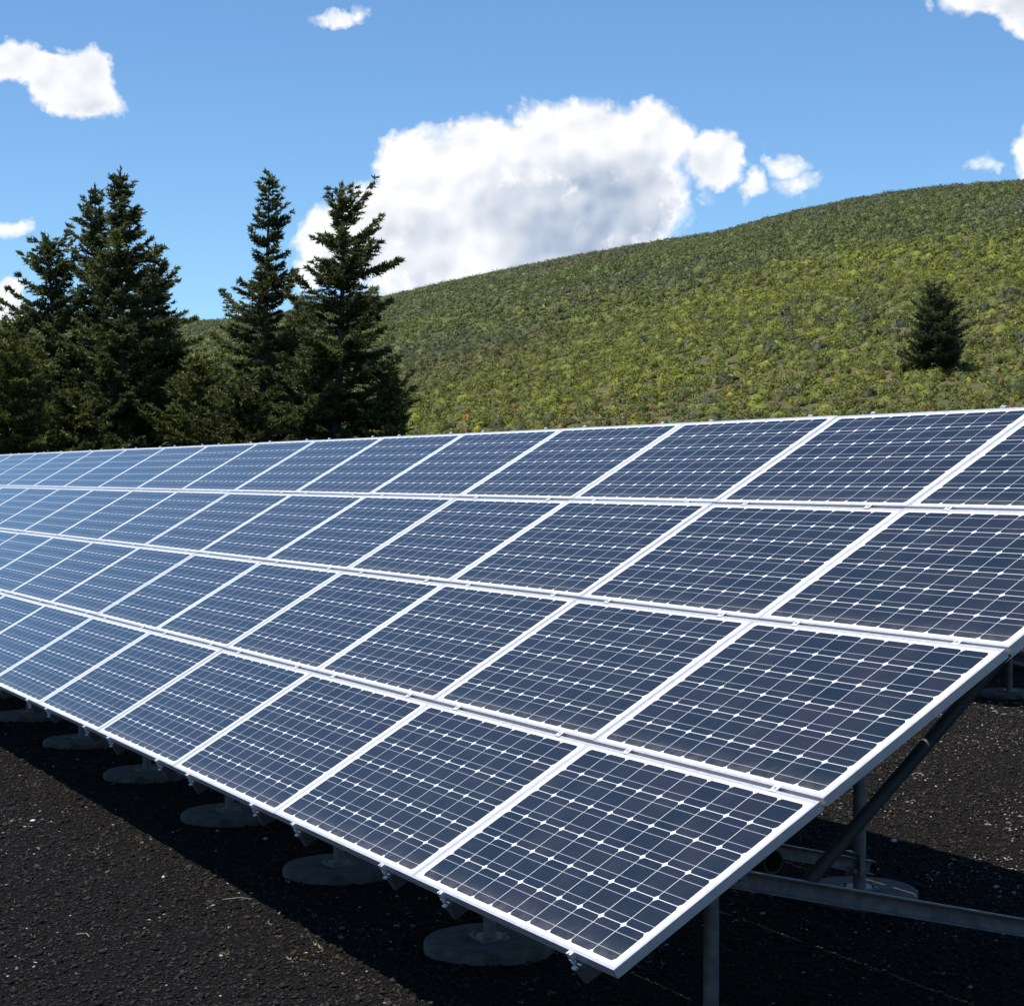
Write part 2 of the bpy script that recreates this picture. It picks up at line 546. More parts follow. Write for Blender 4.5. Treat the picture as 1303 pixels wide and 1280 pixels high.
def wob(x, y):
    return (np.sin(x * .043 + 1.3) * np.cos(y * .051 - .4) * .9 + np.sin(x * .11 + y * .07) * .35 + np.sin(y * .13 - x * .09 + 2) * .3)
def hill_height(x, y):
    a, r = polar(x, y)
    top = np.interp(a, R_X, R_E) * R_TOP + CZ
    t = (r - R_BASE) / (R_TOP - R_BASE)
    up = np.clip(t, 0, 1)
    prof = up * 1.02 + .05 * np.sin(np.pi * up) - .02 * up ** 6
    back = np.clip((r - R_TOP) / 420.0, 0, 1)
    z = top * prof * (1 - back * back * 1.15) + wob(x, y) * (.55 - .3 * up) * np.clip(t * 3, 0, 1)
    return np.where(t < 0, -.4 + t * 6, z - .25 * np.clip(1 - t * 20, 0, 1))

def grid_polar(a0, a1, na, rs):
    A = np.linspace(a0, a1, na)
    aa, rr = np.meshgrid(A, rs, indexing='ij')
    x, y = from_polar(aa, rr)
    z = hill_height(x, y)
    Vv = np.stack([x, y, z], -1).reshape(-1, 3)
    nr = len(rs)
    i, j = np.meshgrid(np.arange(na - 1), np.arange(nr - 1), indexing='ij')
    q0 = (i * nr + j).ravel()
    F1 = np.stack([q0, q0 + 1, q0 + nr + 1], -1)
    F2 = np.stack([q0, q0 + nr + 1, q0 + nr], -1)
    return Vv, np.concatenate([F1, F2])
rs = np.concatenate([np.linspace(R_BASE - 6, 340, 170), np.linspace(350, 720, 30)])
Vv, Ff = grid_polar(math.radians(-34), math.radians(36), 260, rs)
hill = raw_mesh("hill", Vv, Ff[:, ::-1], M_HILL, smooth=True)
tag(hill, "rounded green hillside rising to the right behind the solar array", kind='structure')

rs2 = np.concatenate([np.linspace(150, 420, 28), np.linspace(450, 900, 10)])  # unseen ring of high ground, added to block low sky light
A2 = np.radians(np.linspace(37, 325, 180))
aa, rr2_ = np.meshgrid(A2, rs2, indexing='ij')
x2, y2 = from_polar(aa, rr2_)
hz = 46 + 22 * np.sin(aa * 3.1 + .6) + 10 * np.sin(aa * 7.3)
fade_ = np.clip(np.minimum(aa - A2[0], A2[-1] - aa) / .25, 0, 1)
z2 = -1 + hz * fade_ * np.sin(np.clip((rr2_ - 150) / 540, 0, 1) * np.pi) ** 1.3 + wob(x2, y2)
q0 = (np.arange(179)[:, None] * len(rs2) + np.arange(len(rs2) - 1)[None]).ravel()
k_ = len(rs2)
sky_blocker_hills = raw_mesh("sky_blocker_hills", np.stack([x2, y2, z2], -1).reshape(-1, 3), np.concatenate([np.stack([q0, q0 + k_ + 1, q0 + 1], -1), np.stack([q0, q0 + k_, q0 + k_ + 1], -1)]), M_HILL, smooth=True)
tag(sky_blocker_hills, "unseen ring of high green ground added to cut low sky light", kind='structure')

n_g = 90
ext = np.sign(np.linspace(-1, 1, n_g)) * np.abs(np.linspace(-1, 1, n_g)) ** 4 * 3500
gx_, gy_ = np.meshgrid(ext - 6, ext + 3, indexing='ij')
gd = np.hypot(gx_ + 6, gy_ - 3)
gz = np.zeros_like(gd)
q0 = (np.arange(n_g - 1)[:, None] * n_g + np.arange(n_g - 1)[None]).ravel()
ground = raw_mesh("ground", np.stack([gx_, gy_, gz], -1).reshape(-1, 3),
                  np.concatenate([np.stack([q0, q0 + n_g, q0 + n_g + 1], -1), np.stack([q0, q0 + n_g + 1, q0 + 1], -1)]), M_GRAVEL, smooth=True)
tag(ground, "black volcanic cinder ground around the solar array", kind='structure')

# ------------------------------------------------------------------ solar arrays
TH = 0.5226                                   # slope of the panels
SL = Vector((0, math.cos(TH), math.sin(TH)))  # up the slope
NO = Vector((0, -math.sin(TH), math.cos(TH))) # out of the face
COLP, ROWP = 1.66 * S, 1.0345 * S
TILT = Matrix.Rotation(TH, 4, 'X')

def panel_prototype():
    root = empty("solar_panel")
    f = MB()
    lip, dep = .011, PT
    # aluminium frame: four mitred bars, 3 mm proud of the glass
    f.box((0, 0, -dep), (PW, lip, .0015))
    f.box((0, PH - lip, -dep), (PW, PH, .0015))
    f.box((0, lip, -dep), (lip, PH - lip, .0015))
    f.box((PW - lip, lip, -dep), (PW, PH - lip, .0015))
    f.build("frame", M_FRAME, root)
    l_ = MB()
    l_.box((lip + .0005, lip + .0005, -.006), (PW - lip - .0005, PH - lip - .0005, 0.0))
    l_.build("cell_laminate", M_CELL, root)
    b = MB()
    b.box((lip + .0008, lip + .0008, -.010), (PW - lip - .0008, PH - lip - .0008, -.0065))
    b.build("backsheet", M_BACK, root)
    return root
panel0 = panel_prototype()
used = [False]
def place_panel(x, y, z, label, group):
    o = panel0 if not used[0] else copy_tree(panel0)
    used[0] = True
    jx, jy = rnd.uniform(-.0022, .0022), rnd.uniform(-.0022, .0022)
    o.matrix_world = Matrix.Translation((x, y, z)) @ TILT @ Matrix.Rotation(jx, 4, 'X') @ Matrix.Rotation(jy, 4, 'Y')
    tag(o, label, "solar panel", group)
    return o

RD = .072                                     # rail depth
def rail_prototype(length, clamps, s_list):
    root = empty("mounting_rail")
    r = MB()
    prof = [(-.034, 0), (.034, 0), (.034, -.012), (.012, -RD), (-.012, -RD), (-.034, -.012)]
    r.prism(prof, (0, -.004, -PT - .0005), (0, length, -PT - .0005))
    r.build("rail_profile", M_RAIL, root)
    if clamps:
        for k, s in enumerate(s_list):
            c = MB()
            if k == 0:           # lower end clamp: Z-shaped clip and a bolt head below the frame
                c.box((-.015, s - .016, -.012), (.012, s - .0015, .0050))
                c.box((-.013, s - .024, -.046), (.010, s - .0015, -.0415))
                c.tube((-.002, s - .011, -.052), (-.002, s - .011, .009), .0048, n=8)
                c.tube((-.002, s - .011, -.032), (-.002, s - .011, -.024), .0085, n=6)
            elif k == len(s_list) - 1:
                c.box((-.014, s + .0015, -.030), (.012, s + .016, .0050))
                c.tube((-.002, s + .008, .0050), (-.002, s + .008, .0095), .006, n=6)
            else:                # mid clamp bridging two frames
                c.box((-.016, s - .017, .0017), (.016, s + .017, .0047))
                c.tube((0, s, -.03), (0, s, .0095), .0055, n=6)
            c.build("clamp", M_BOLT, root)
    return root

def frame_prototype(h):
    """posts, discs and crossed braces of one bay, at x = 0; h = height of the lower edge above ground"""
    root = empty("support_frame")
    z = lambda v: (v + h) * S
    yf, yr = .826 * S, 3.10 * S
    zf, zr = z(.252), z(1.572)
    for (y, zt, r) in ((yf, zf, .025), (yr, zr, .028)):
        p_ = MB()
        p_.tube((0, y, .02), (0, y, zt), r, n=16)
        post = p_.build("post", M_STEEL, root)
        cl_ = MB()
        cl_.box((-.045, y - .05, zt - .075), (.045, y + .05, zt - .022))
        cl_.build("saddle", M_STEEL, post, .004)
        d_ = MB()
        n = 40
        R_ = .255
        rr = [R_ * (1 + .02 * math.sin(3 * a + y) + .012 * math.sin(7 * a)) for a in [2 * math.pi * i / n for i in range(n)]]
        lo = [(rr[i] * math.cos(2 * math.pi * i / n), y + rr[i] * math.sin(2 * math.pi * i / n), -.03) for i in range(n)]
        mid = [(a, b, .030) for a, b, c in lo]
        top = [(a * .955, y + (b - y) * .955, .042) for a, b, c in lo]
        d_.add(lo + mid + top, [(i, (i + 1) % n, n + (i + 1) % n, n + i) for i in range(n)] +
               [(n + i, n + (i + 1) % n, 2 * n + (i + 1) % n, 2 * n + i) for i in range(n)] + [tuple(range(2 * n, 3 * n))])
        d_.build("footing_disc", M_CONCRETE, root)
        fl = MB()
        fl.box((-.06, y - .06, .042), (.06, y + .06, .052))
        for sx in (-1, 1):
            for sy in (-1, 1):
                fl.tube((sx * .044, y + sy * .044, .05), (sx * .044, y + sy * .044, .066), .008, n=6)
        fl.build("base_plate", M_STEEL, post)
    b1 = MB()
    b1.tube((.004, 1.265 * S, z(.030)), (-.055, yr, z(1.50)), .023, n=14)
    b1.build("tube_brace", M_DARKSTEEL, root)
    b2 = MB()
    hgt = .030
    prof = [(-.018, -hgt), (.018, -hgt), (.018, -hgt + .005), (-.013, -hgt + .005), (-.013, hgt - .005), (.018, hgt - .005), (.018, hgt), (-.018, hgt)]
    b2.prism(prof, (.050, yf - .03, z(.15)), (.050, yr + .03, z(-.425)))
    b2.build("channel_brace", M_STEEL, root)
    k = MB()
    k.box((-.03, yr - .055, z(-.47)), (.075, yr - .027, z(-.34)))
    k.tube((.03, yr - .09, z(-.42)), (.085, yr - .09, z(-.42)), .011, n=6)
    k.build("brace_bracket", M_STEEL, root)
    k = MB()
    k.tube((.03, yf + .06, z(.13)), (.085, yf + .06, z(.13)), .011, n=6)
    k.build("bolt", M_STEEL, root)
    return root

ROWS = ["bottom row", "second row up", "third row up", "top row"]
def build_array(ox, oy, h, cols, first_frame, n_frames, frame_step, main):
    oz = h * S
    O = Vector((ox, oy, oz))
    for c in range(cols):
        for r in range(4):
            P_ = O + Vector((-(c + 1) * COLP + .0004, 0, 0)) + SL * (r * ROWP + .00725)
            if main:
                place_panel(*P_, f"white framed solar panel in the {ROWS[r]}, {ORD[c]} column from the array's right end",
                            "panels of the near solar array")
            else:
                place_panel(*P_, "solar panel of the second array hidden behind the near one", "panels of the second array")
    s_list = [.00725] + [k * ROWP for k in (1, 2, 3)] + [4 * ROWP - .00725]
    proto = rail_prototype(4 * ROWP, main, s_list)
    first = True
    for c in range(cols):
        for side, fr in (("right", .170), ("left", .812)):
            o = proto if first else copy_tree(proto)
            first = False
            o.matrix_world = Matrix.Translation(O + Vector((-(c + fr) * COLP, 0, 0))) @ TILT
            if main:
                tag(o, f"aluminium rail ending below the {ORD[c]} bottom panel from the right, {side} of its two rails", "rail", "rails under the near solar array")
            else:
                tag(o, "aluminium rail under the second array", "rail", "rails under the second array")
    fp = frame_prototype(h)
    for k in range(n_frames):
        o = fp if k == 0 else copy_tree(fp)
        o.location = (ox - (first_frame + k * frame_step) * S, oy, 0)
        if main:
            tag(o, f"steel support frame on round concrete discs, {ORD[k]} from the right end of the near array", "support frame", "support frames of the near array")
        else:
            tag(o, f"steel support frame on round discs under the array behind, {ORD[k]} from its right", "support frame", "support frames of the second array")
    for nm, y, z_, lab in (("steel_tube", .826, .262, "lower"), ("steel_tube", 3.10, 1.58, "upper")):
        t_ = MB()
        x0 = -.2 * S if main else -.1 * S
        # resting on the saddles, rails lie across it
        t_.tube((ox + x0, oy + y * S, oz + z_ * S), (ox - cols * COLP + .15, oy + y * S, oz + z_ * S), .036, n=18, hollow=.86)
        o = t_.build(nm, M_DARKSTEEL)
        tag(o, f"dark {lab} steel tube running lengthwise under the {'near' if main else 'second'} solar array", "steel tube",
            "lengthwise tubes under the arrays")
build_array(0, 0, H0, 18, .612, 16, 1.908, True)
build_array(-8.30 * S, 9.47 * S, .42, 4, .70, 3, 1.908, False)

# ------------------------------------------------------------------ loose ground cover
OCT_V = np.array([[1, 0, 0], [-1, 0, 0], [0, 1, 0], [0, -1, 0], [0, 0, 1], [0, 0, -1]], float)
OCT_F = np.array([[0, 2, 4], [2, 1, 4], [1, 3, 4], [3, 0, 4], [2, 0, 5], [1, 2, 5], [3, 1, 5], [0, 3, 5]])
def rot_mats(n):
    q = rng.normal(size=(n, 4))
    q /= np.linalg.norm(q, axis=1)[:, None]
    a, b, c, d_ = q.T
    return np.stack([np.stack([1 - 2 * (c * c + d_ * d_), 2 * (b * c - a * d_), 2 * (b * d_ + a * c)], -1),
                     np.stack([2 * (b * c + a * d_), 1 - 2 * (b * b + d_ * d_), 2 * (c * d_ - a * b)], -1),
                     np.stack([2 * (b * d_ - a * c), 2 * (c * d_ + a * b), 1 - 2 * (b * b + c * c)], -1)], 1)
def stones(name, xy, size, mat, flat=.7):
    n = len(xy)
    base = OCT_V[None] * (1 + rng.uniform(-.35, .35, (n, 6, 1)))
    base = base * (size[:, None, None] * rng.uniform(.6, 1.25, (n, 1, 3)))
    v = np.einsum('nij,nkj->nki', rot_mats(n), base)
    v[:, :, 2] *= flat
    v[:, :, 0] += xy[:, :1]
    v[:, :, 1] += xy[:, 1:]
    v[:, :, 2] += size[:, None] * .25
    f = OCT_F[None] + (np.arange(n) * 6)[:, None, None]
    return raw_mesh(name, v.reshape(-1, 3), f.reshape(-1, 3), mat)
def scatter_view(n, r0, r1, a0=-19, a1=19, p=1.0):
    """points on the open ground before and beside the array, denser near the photographer"""
    u = rng.random(n)
    r = (r0 ** p + u * (r1 ** p - r0 ** p)) ** (1 / p)
    a = np.radians(rng.uniform(a0, a1, n))
    x, y = from_polar(a, r)
    return np.c_[x, y], r
xy1, r1 = scatter_view(270000, 4.6, 16, p=1.45)
xy2, r2 = scatter_view(45000, 9, 34, 2, 19, p=1.3)
xy = np.concatenate([xy1, xy2])
rr_ = np.concatenate([r1, r2])
sz = np.exp(rng.normal(-5.38, .48, len(xy))).clip(.0025, .019) * (1 + .03 * (rr_ - 5).clip(0, 20))
o = stones("gravel", xy, sz, M_CINDER)
tag(o, "loose black cinder gravel covering the ground around the array", "gravel", kind='stuff')
def clump(x, y):
    return np.sin(x * 1.9 + 2 * np.sin(y * 1.1)) * np.cos(y * 2.3 + 1.5 * np.sin(x * .8)) + .5 * np.sin(x * 5.1 + y * 3.7)
xy1, r1 = scatter_view(17000, 4.6, 17, p=1.5)
xy2, r2 = scatter_view(26000, 8, 34, 1, 19, p=1.2)
xy = np.concatenate([xy1, xy2])
rr_ = np.concatenate([r1, r2])
keep = clump(xy[:, 0], xy[:, 1]) + rng.normal(0, .5, len(xy)) > .55
keep |= rng.random(len(xy)) < .06
xy, rr_ = xy[keep], rr_[keep]
sz = np.exp(rng.normal(-5.35, .45, len(xy))).clip(.0025, .02) * (1 + .04 * (rr_ - 5).clip(0, 20))
o = stones("pale_chips", xy, sz, M_PALE, .5)
tag(o, "scattered pale stone chips among the black gravel", "stone chips", kind='stuff')

def sprouts(n, r0, r1, a0, a1):
    xy, r = scatter_view(n * 3, r0, r1, a0, a1, 1.2)
    xy = xy[clump(xy[:, 1] * .8 + 3, xy[:, 0] * .8) + rng.normal(0, .3, len(xy)) > .75][:n]
    k = 9
    n = len(xy)
    ang = rng.uniform(0, 2 * np.pi, (n, k))
    ln = rng.uniform(.008, .026, (n, k))
    el = rng.uniform(.1, .8, (n, k))
    d_ = np.stack([np.cos(ang) * np.cos(el), np.sin(ang) * np.cos(el), np.sin(el)], -1)
    s = np.stack([-np.sin(ang), np.cos(ang), np.zeros_like(ang)], -1) * .004
    base = np.concatenate([xy, np.zeros((n, 1))], 1)[:, None]
    v = np.stack([base + s, base - s, base + d_ * ln[..., None]], 2).reshape(-1, 3)
    return v
v = np.concatenate([sprouts(600, 4.6, 13, -19, 5), sprouts(1200, 9, 30, 2, 19)])
o = raw_mesh("sprouts", v, np.arange(len(v)).reshape(-1, 3), M_SPROUT)
tag(o, "tiny grey green sprouts growing out of the black gravel", "sprouts", kind='stuff')

def ground_at(px_, py_):
    """ground point (metres) seen at a place of the photograph, used to read positions off it"""
    dv = FWD * math.cos(PITCH) + Vector((0, 0, 1)) * math.sin(PITCH)
    up = RGT.cross(dv)
    d_ = dv + RGT * ((px_ - W_PX / 2) / F_PX) + up * (-(py_ - 640) / F_PX)
    t_ = -CAM.z / d_.z
    return CAM + d_ * t_
def lump(name, loc, size, mat, label, cat, group=None):
    m_ = MB()
    n, k = 10, 5
    vs, fs = [], []
    for j in range(1, k):
        th_ = math.pi * j / k
        for i in range(n):
            a = 2 * math.pi * i / n
            r = 1 + rnd.uniform(-.16, .16)
            vs.append((size[0] * r * math.sin(th_) * math.cos(a), size[1] * r * math.sin(th_) * math.sin(a), size[2] * r * math.cos(th_)))
    vs += [(0, 0, size[2]), (0, 0, -size[2])]
    T_, B_ = len(vs) - 2, len(vs) - 1
    for j in range(k - 2):
        for i in range(n):
            fs.append((j * n + i, (j + 1) * n + i, (j + 1) * n + (i + 1) % n, j * n + (i + 1) % n))
    for i in range(n):
        fs.append((T_, i, (i + 1) % n))
        fs.append((B_, (k - 2) * n + (i + 1) % n, (k - 2) * n + i))
    m_.add(vs, fs, False)
    o = m_.build(name, mat)
    o.location = (loc[0], loc[1], size[2] * .6)
    o.rotation_euler = (0, 0, rnd.uniform(0, 3))
    return tag(o, label, cat, group)
lump("stone", ground_at(1137, 1071), (.017, .013, .010), M_STONE_W, "bright white stone at the edge of the shadow right of the rear post", "stone")
lump("stone", ground_at(42, 1045), (.022, .012, .007), M_STONE_W, "flat pale stone on the sunlit gravel at the far left", "stone")
lump("stone", ground_at(208, 1117), (.009, .008, .007), M_STONE_W, "small pale stone nearest the middle of the sunlit gravel", "stone")
def curve_tube(name, pts, r, mat, label, cat, parent=None):
    m_ = MB()
    for a, b in zip(pts[:-1], pts[1:]):
        m_.tube(a, b, r, n=7)
    o = m_.build(name, mat, parent)
    return tag(o, label, cat)
for (a, b), (c, d_), lab in (((283, 1146), (320, 1146), "bleached dry twig beside the shadow's edge"), ((97, 1190), (114, 1194), "thin pale twig on the open sunlit gravel at lower left")):
    p0, p1 = ground_at(a, b), ground_at(c, d_)
    mid = (p0 + p1) / 2 + Vector((.01, .012, 0))
    curve_tube("twig", [(p0.x, p0.y, .006), (mid.x, mid.y, .016), (p1.x, p1.y, .007)], .0018, M_TWIG, lab, "twig")

# ------------------------------------------------------------------ sagebrush on the hill
def shrub_field(n, a0, a1, r0, r1, leaves, lsize, size, name, label, colour, pick=None, p=2.0, rough=.38, tall=(.36, .55)):
    u = rng.random(n)
    r = (r0 ** p + u * (r1 ** p - r0 ** p)) ** (1 / p)
    a = np.radians(rng.uniform(a0, a1, n))
    x, y = from_polar(a, r)
    if pick is not None:
        k = pick(x, y, a, r)
        x, y, a, r = x[k], y[k], a[k], r[k]
        n = len(x)
    z = hill_height(x, y)
    s = size[0] + (size[1] - size[0]) * rng.random(n) ** 1.6
    hh = s * rng.uniform(*tall, n)
    col = colour(x, y, a, r, n)
    # leaf tufts over the lobed dome of each shrub
    d_ = rng.normal(size=(n, leaves, 3))
    d_[..., 2] = np.abs(d_[..., 2]) * 1.1 + .05
    d_ /= np.linalg.norm(d_, axis=2)[..., None]
    lobes = lambda e: 1 + .20 * np.sin(3 * np.arctan2(e[..., 1], e[..., 0]) + ph1) + .14 * np.sin(5 * np.arctan2(e[..., 1], e[..., 0]) + 4 * e[..., 2] + ph2)
    ph1, ph2 = rng.uniform(0, 6, (n, 1)), rng.uniform(0, 6, (n, 1))
    ell = np.stack([s * .5 * rng.uniform(.8, 1.3, n), s * .5 * rng.uniform(.8, 1.3, n), hh], -1)
    lob = lobes(d_) + rng.uniform(-.14, .10, (n, leaves))
    c = d_ * lob[..., None] * ell[:, None]
    c += np.stack([x, y, z - .05], -1)[:, None]
    nrm = d_ / ell[:, None]
    nrm /= np.linalg.norm(nrm, axis=2)[..., None]
    nrm += rng.normal(0, rough, (n, leaves, 3))
    nrm /= np.linalg.norm(nrm, axis=2)[..., None]
    t1 = np.cross(nrm, rng.normal(size=(n, leaves, 3)))
    t1 /= np.linalg.norm(t1, axis=2)[..., None] + 1e-9
    t2 = np.cross(nrm, t1)
    L = (lsize * rng.uniform(.6, 1.3, (n, leaves)))[..., None]
    v = np.stack([c - t1 * L * .5 + t2 * L * .38, c - t1 * L * .5 - t2 * L * .38, c + t1 * L * .8], 2)
    ltint = np.repeat(np.repeat(col[:, None], leaves, 1)[:, :, None], 3, 2)
    ltint = ltint * (1 + rng.normal(0, .10, (n, leaves, 1, 1)))
    V1, T1 = v.reshape(-1, 3), ltint.reshape(-1, 3)
    F1 = np.arange(len(V1)).reshape(-1, 3)
    # woody core so that the shrub is not see-through
    m = 7
    ang = np.linspace(0, 2 * np.pi, m, endpoint=False)
    rings = [np.stack([np.cos(ang + o_) * np.cos(e_), np.sin(ang + o_) * np.cos(e_), np.full(m, np.sin(e_))], -1) for o_, e_ in ((0, -.1), (.4, .6))]
    core = np.concatenate(rings + [[[0, 0, 1.0]]])
    fc = []
    for i in range(m):
        j = (i + 1) % m
        for k_ in (0,):
            fc += [(k_ + i, k_ + j, k_ + m + j), (k_ + i, k_ + m + j, k_ + m + i)]
        fc.append((m + i, m + j, 2 * m))
    fc = np.array(fc)
    nc = 2 * m + 1
    cd = np.repeat(core[None], n, 0)
    cs = cd * (lobes(cd) * .80 + rng.uniform(-.10, .08, (n, nc)))[..., None] * ell[:, None]
    cs += np.stack([x, y, z - .06], -1)[:, None]
    V2 = cs.reshape(-1, 3)
    F2 = (fc[None] + (np.arange(n) * nc)[:, None, None]).reshape(-1, 3) + len(V1)
    T2 = np.repeat(col[:, None] * .85, nc, 1).reshape(-1, 3)
    o = raw_mesh(name, np.concatenate([V1, V2]), np.concatenate([F1, F2]), M_BRUSH, np.concatenate([T1, T2]).clip(0.004, .6))
    return tag(o, label, name.replace('_', ' '), kind='stuff')

def patch(x, y, k, o):
    return (np.sin(x * .031 * k + o + 1.7 * np.sin(y * .027 * k)) * np.cos(y * .037 * k - o + 1.3 * np.sin(x * .021 * k + o)) +
            .5 * np.sin(x * .09 * k + y * .06 * k + o))
GREEN, OLIVE, YELLOWG, GREYB, BROWN = (np.array(c) for c in ((.078, .108, .022), (.110, .122, .030), (.200, .215, .014), (.105, .113, .070), (.135, .108, .045)))
def sage_colour(x, y, a, r, n):
    e = rng.random((n, 1))
    c = GREEN * e + OLIVE * (1 - e)
    t = (r - 72) / 228
    yel = np.clip(patch(x, y, 1.0, .3) * .6 + .95 - np.abs(t - .17) * 3.0, 0, 1) * rng.random(n) ** .6
    c = c * (1 - yel[:, None]) + YELLOWG * yel[:, None]
    gb = np.clip(patch(x, y, 1.7, 2.1) * .6 + .1 + np.clip(.22 - t, 0, 1) * 3 + np.clip(t - .6, 0, 1) * 1.4, 0, 1) * (rng.random(n) < .55)
    c = c * (1 - .8 * gb[:, None]) + GREYB * .8 * gb[:, None]
    br = np.clip(patch(x, y, 1.3, 4.4) - .95 + t * .6, 0, 1) * (rng.random(n) < .5)
    c = c * (1 - br[:, None]) + BROWN * br[:, None]
    return c * rng.uniform(.58, 1.32, (n, 1))
keepnear = lambda x, y, a, r: rng.random(len(x)) < .93
shrub_field(11000, -19, 20, 76, 150, 64, .105, (.45, 1.35), "sagebrush", "grey green sagebrush covering the foot of the hill", sage_colour, keepnear)
shrub_field(33000, -20, 20, 145, 312, 26, .17, (.55, 1.5), "sagebrush", "green sagebrush covering the upper slope and ridge of the hill", sage_colour, keepnear)
def dark_colour(x, y, a, r, n):
    e = rng.random((n, 1))
    return (np.array((.040, .058, .018)) * e + np.array((.070, .080, .034)) * (1 - e)) * rng.uniform(.8, 1.2, (n, 1))
shrub_field(5200, -19, 20, 76, 312, 46, .14, (.8, 1.7), "sagebrush", "darker and taller sagebrush clumps dotted over the hill", dark_colour,
            lambda x, y, a, r: patch(x, y, 1.5, 1.2) + rng.normal(0, .5, len(x)) + (r - 76) / 236 * .7 > .35, p=1.8)
def flower_colour(x, y, a, r, n):
    e = rng.random((n, 1))
    c = np.array((.32, .27, .018)) * e + np.array((.21, .22, .018)) * (1 - e)
    dry = (r < 106)[:, None] & (rng.random((n, 1)) < .75)
    return np.where(dry, np.array((.21, .135, .040)) * (.7 + .5 * rng.random((n, 1))), c)
shrub_field(8000, -19, 20, 78, 190, 26, .09, (.25, .65), "wildflowers", "yellow flowers and dry orange grass tufts among the sagebrush", flower_colour,
            lambda x, y, a, r: ((patch(x, y, 1.4, .3) + patch(x, y, 3.1, 1.9) * .6 + rng.normal(0, .3, len(x)) > .55) & (r > 100)) | ((r < 104) & (rng.random(len(x)) < .8)), p=1.6, tall=(.6, .9))
def grass_colour(x, y, a, r, n):
    e = rng.random((n, 1))
    return (np.array((.100, .120, .022)) * e + np.array((.115, .102, .036)) * (1 - e)) * rng.uniform(.8, 1.2, (n, 1))
shrub_field(14000, -19, 20, 74, 310, 14, .12, (.3, .6), "bunchgrass", "green and tawny bunchgrass between the sagebrush", grass_colour, None, p=1.7, rough=.7)

